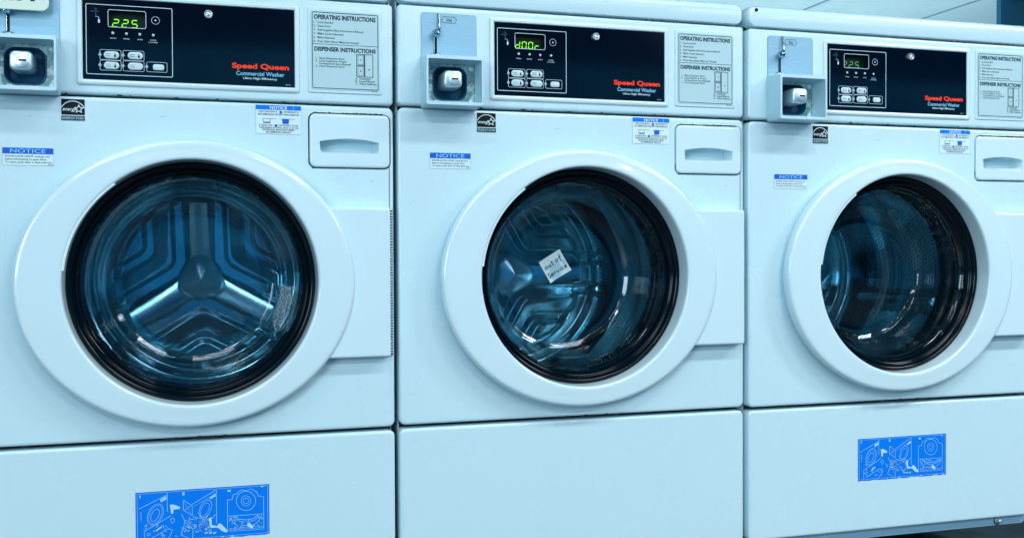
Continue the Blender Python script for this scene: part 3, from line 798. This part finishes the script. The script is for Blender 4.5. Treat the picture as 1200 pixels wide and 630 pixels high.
# ---------------------------------------------------------------- cream card stuck over the left machine's coin plate
b = MB(); cx0, cx1, cz0, cz1 = .010, .1325, .6900, .7440
b.slab(cx0, cx1, cz0, cz1, -.022, -.0195, .012, .0008, 'card', back=True)
for x in (.0665, .0760, .0865, .1060): b.rect(x, x + .0062, .7042, .7150, -.0226, 'ink')
b.box(.020, .030, -.0195, -.0002, .700, .735, 'card')
card = b.build('sign_card', None, wn=False)
card.location = (-P + .001, .002, 0)
tag(card, 'cream rounded card with dark lettering over the coin slot of the left washer', 'sign')

# ---------------------------------------------------------------- setting
b = MB(); b.add([(-9, -9, -.338), (12, -9, -.338), (12, 12, -.338), (-9, 12, -.338)], [[0, 1, 2, 3]], 'floor')
tag(b.build('floor', None), kind='structure')
CZ = 2.40
b = MB(); b.add([(-9, -9, CZ), (14, -9, CZ), (14, 16, CZ), (-9, 16, CZ)], [[0, 1, 2, 3]], 'ceiling')
for k in range(-6, 11):
    x = 1.03 + 1.22 * k; b.box(x - .012, x + .012, -9, 16, CZ - .008, CZ - .003, 'grid')
tag(b.build('ceiling', None, smooth=False), kind='structure')
b = MB(); b.box(6.03, 10, 5.2, 5.25, .3, CZ - .01, 'wallblue')
tag(b.build('wall', None, smooth=False), kind='structure')

# ---------------------------------------------------------------- light: rows of ceiling fluorescents, two added fill lights, dim blue room
def lamp(x, y, sx, sy, e, col=(.96, .975, 1.0)):
    d = bpy.data.lights.new('ceiling_tube', 'AREA'); d.shape = 'RECTANGLE'; d.size = sx; d.size_y = sy
    d.energy = e; d.color = col
    o = bpy.data.objects.new('ceiling_tube', d); o.location = (x, y, CZ - .03); COL.objects.link(o)
    return o
E0 = 30
for x in (-.9, 1.1, 3.1): lamp(x, -1.5, 1.25, .22, E0 * (.45, 1.0, 2.3)[int((x + .9) / 2)])
for x in (-1.2, 1.4, 4.0): lamp(x, -3.6, 1.25, .30, E0 * 1.7)
for x in (-1.8, 1.2, 4.2): lamp(x, -6.2, 1.25, .45, E0 * 1.9)

d = bpy.data.lights.new('added_front_fill', 'AREA'); d.shape = 'RECTANGLE'; d.size = 2.2; d.size_y = 1.5; d.energy = 105; d.color = (.80, .93, 1.0)  # added fill that lights the drums and streaks the bowls, not a real window
o = bpy.data.objects.new('added_front_fill', d); o.location = (-3.7, -4.6, 1.05); COL.objects.link(o)
o.rotation_euler = Vector((.75, 1.0, -.12)).to_track_quat('-Z', 'Y').to_euler()
d = bpy.data.lights.new('added_uplight', 'AREA'); d.shape = 'RECTANGLE'; d.size = 5; d.size_y = 3; d.energy = 120; d.color = (.80, .95, 1.0)  # added upward fill hidden behind the row to brighten the ceiling, no real lamp
o = bpy.data.objects.new('added_uplight', d); o.location = (4.2, 6.0, .4); o.rotation_euler = (PI, 0, 0); COL.objects.link(o)

w = bpy.data.worlds.new('World'); C.world = w; w.use_nodes = True
n, l = w.node_tree.nodes, w.node_tree.links; bg = n['Background']
tc = n.new('ShaderNodeTexCoord'); sp = n.new('ShaderNodeSeparateXYZ'); l.new(tc.outputs['Generated'], sp.inputs[0])
cr = n.new('ShaderNodeValToRGB'); mr = n.new('ShaderNodeMapRange'); mr.inputs[1].default_value = -1; mr.inputs[2].default_value = 1
l.new(sp.outputs['Z'], mr.inputs[0]); l.new(mr.outputs[0], cr.inputs[0])
cr.color_ramp.elements[0].position = .25; cr.color_ramp.elements[0].color = (.006, .06, .13, 1)
cr.color_ramp.elements[1].position = .75; cr.color_ramp.elements[1].color = (.06, .30, .48, 1)
e = cr.color_ramp.elements.new(.5); e.color = (.02, .18, .36, 1)
mp = n.new('ShaderNodeMapping'); mp.inputs['Scale'].default_value = (2.6, 2.6, 1.6); l.new(tc.outputs['Generated'], mp.inputs[0])
no = n.new('ShaderNodeTexNoise'); no.inputs['Scale'].default_value = 1.6; no.inputs['Detail'].default_value = 3; l.new(mp.outputs[0], no.inputs['Vector'])
r2 = n.new('ShaderNodeMapRange'); r2.inputs[1].default_value = .42; r2.inputs[2].default_value = .62; r2.inputs[3].default_value = .12; r2.inputs[4].default_value = 2.9
l.new(no.outputs['Fac'], r2.inputs[0])
vm = n.new('ShaderNodeVectorMath'); vm.operation = 'SCALE'; l.new(cr.outputs[0], vm.inputs[0]); l.new(r2.outputs[0], vm.inputs['Scale'])
l.new(vm.outputs[0], bg.inputs['Color']); bg.inputs['Strength'].default_value = .88

# ---------------------------------------------------------------- camera (solved from the three repeated fronts)
cam = bpy.data.cameras.new('Camera'); co = bpy.data.objects.new('Camera', cam); COL.objects.link(co)
yaw, pitch, roll = .2938, .0161, .0041
F = Vector((math.sin(yaw) * math.cos(pitch), math.cos(yaw) * math.cos(pitch), -math.sin(pitch)))
Rr = Vector((math.cos(yaw), -math.sin(yaw), 0)); Uu = Rr.cross(F)
R2 = math.cos(roll) * Rr - math.sin(roll) * Uu; U2 = math.sin(roll) * Rr + math.cos(roll) * Uu
m = Matrix((R2, U2, -F)).transposed().to_4x4(); m.translation = Vector((-.3286, -1.7833, .3073))
co.matrix_world = m
cam.sensor_width = 36; cam.lens = 36.0; cam.clip_start = .01; cam.clip_end = 100
C.camera = co
C.view_settings.view_transform = 'Standard'; C.view_settings.look = 'None'; C.view_settings.exposure = 0; C.view_settings.gamma = 1
C.cycles.max_bounces = 10; C.cycles.transparent_max_bounces = 16; C.cycles.glossy_bounces = 5
C.cycles.use_denoising = True
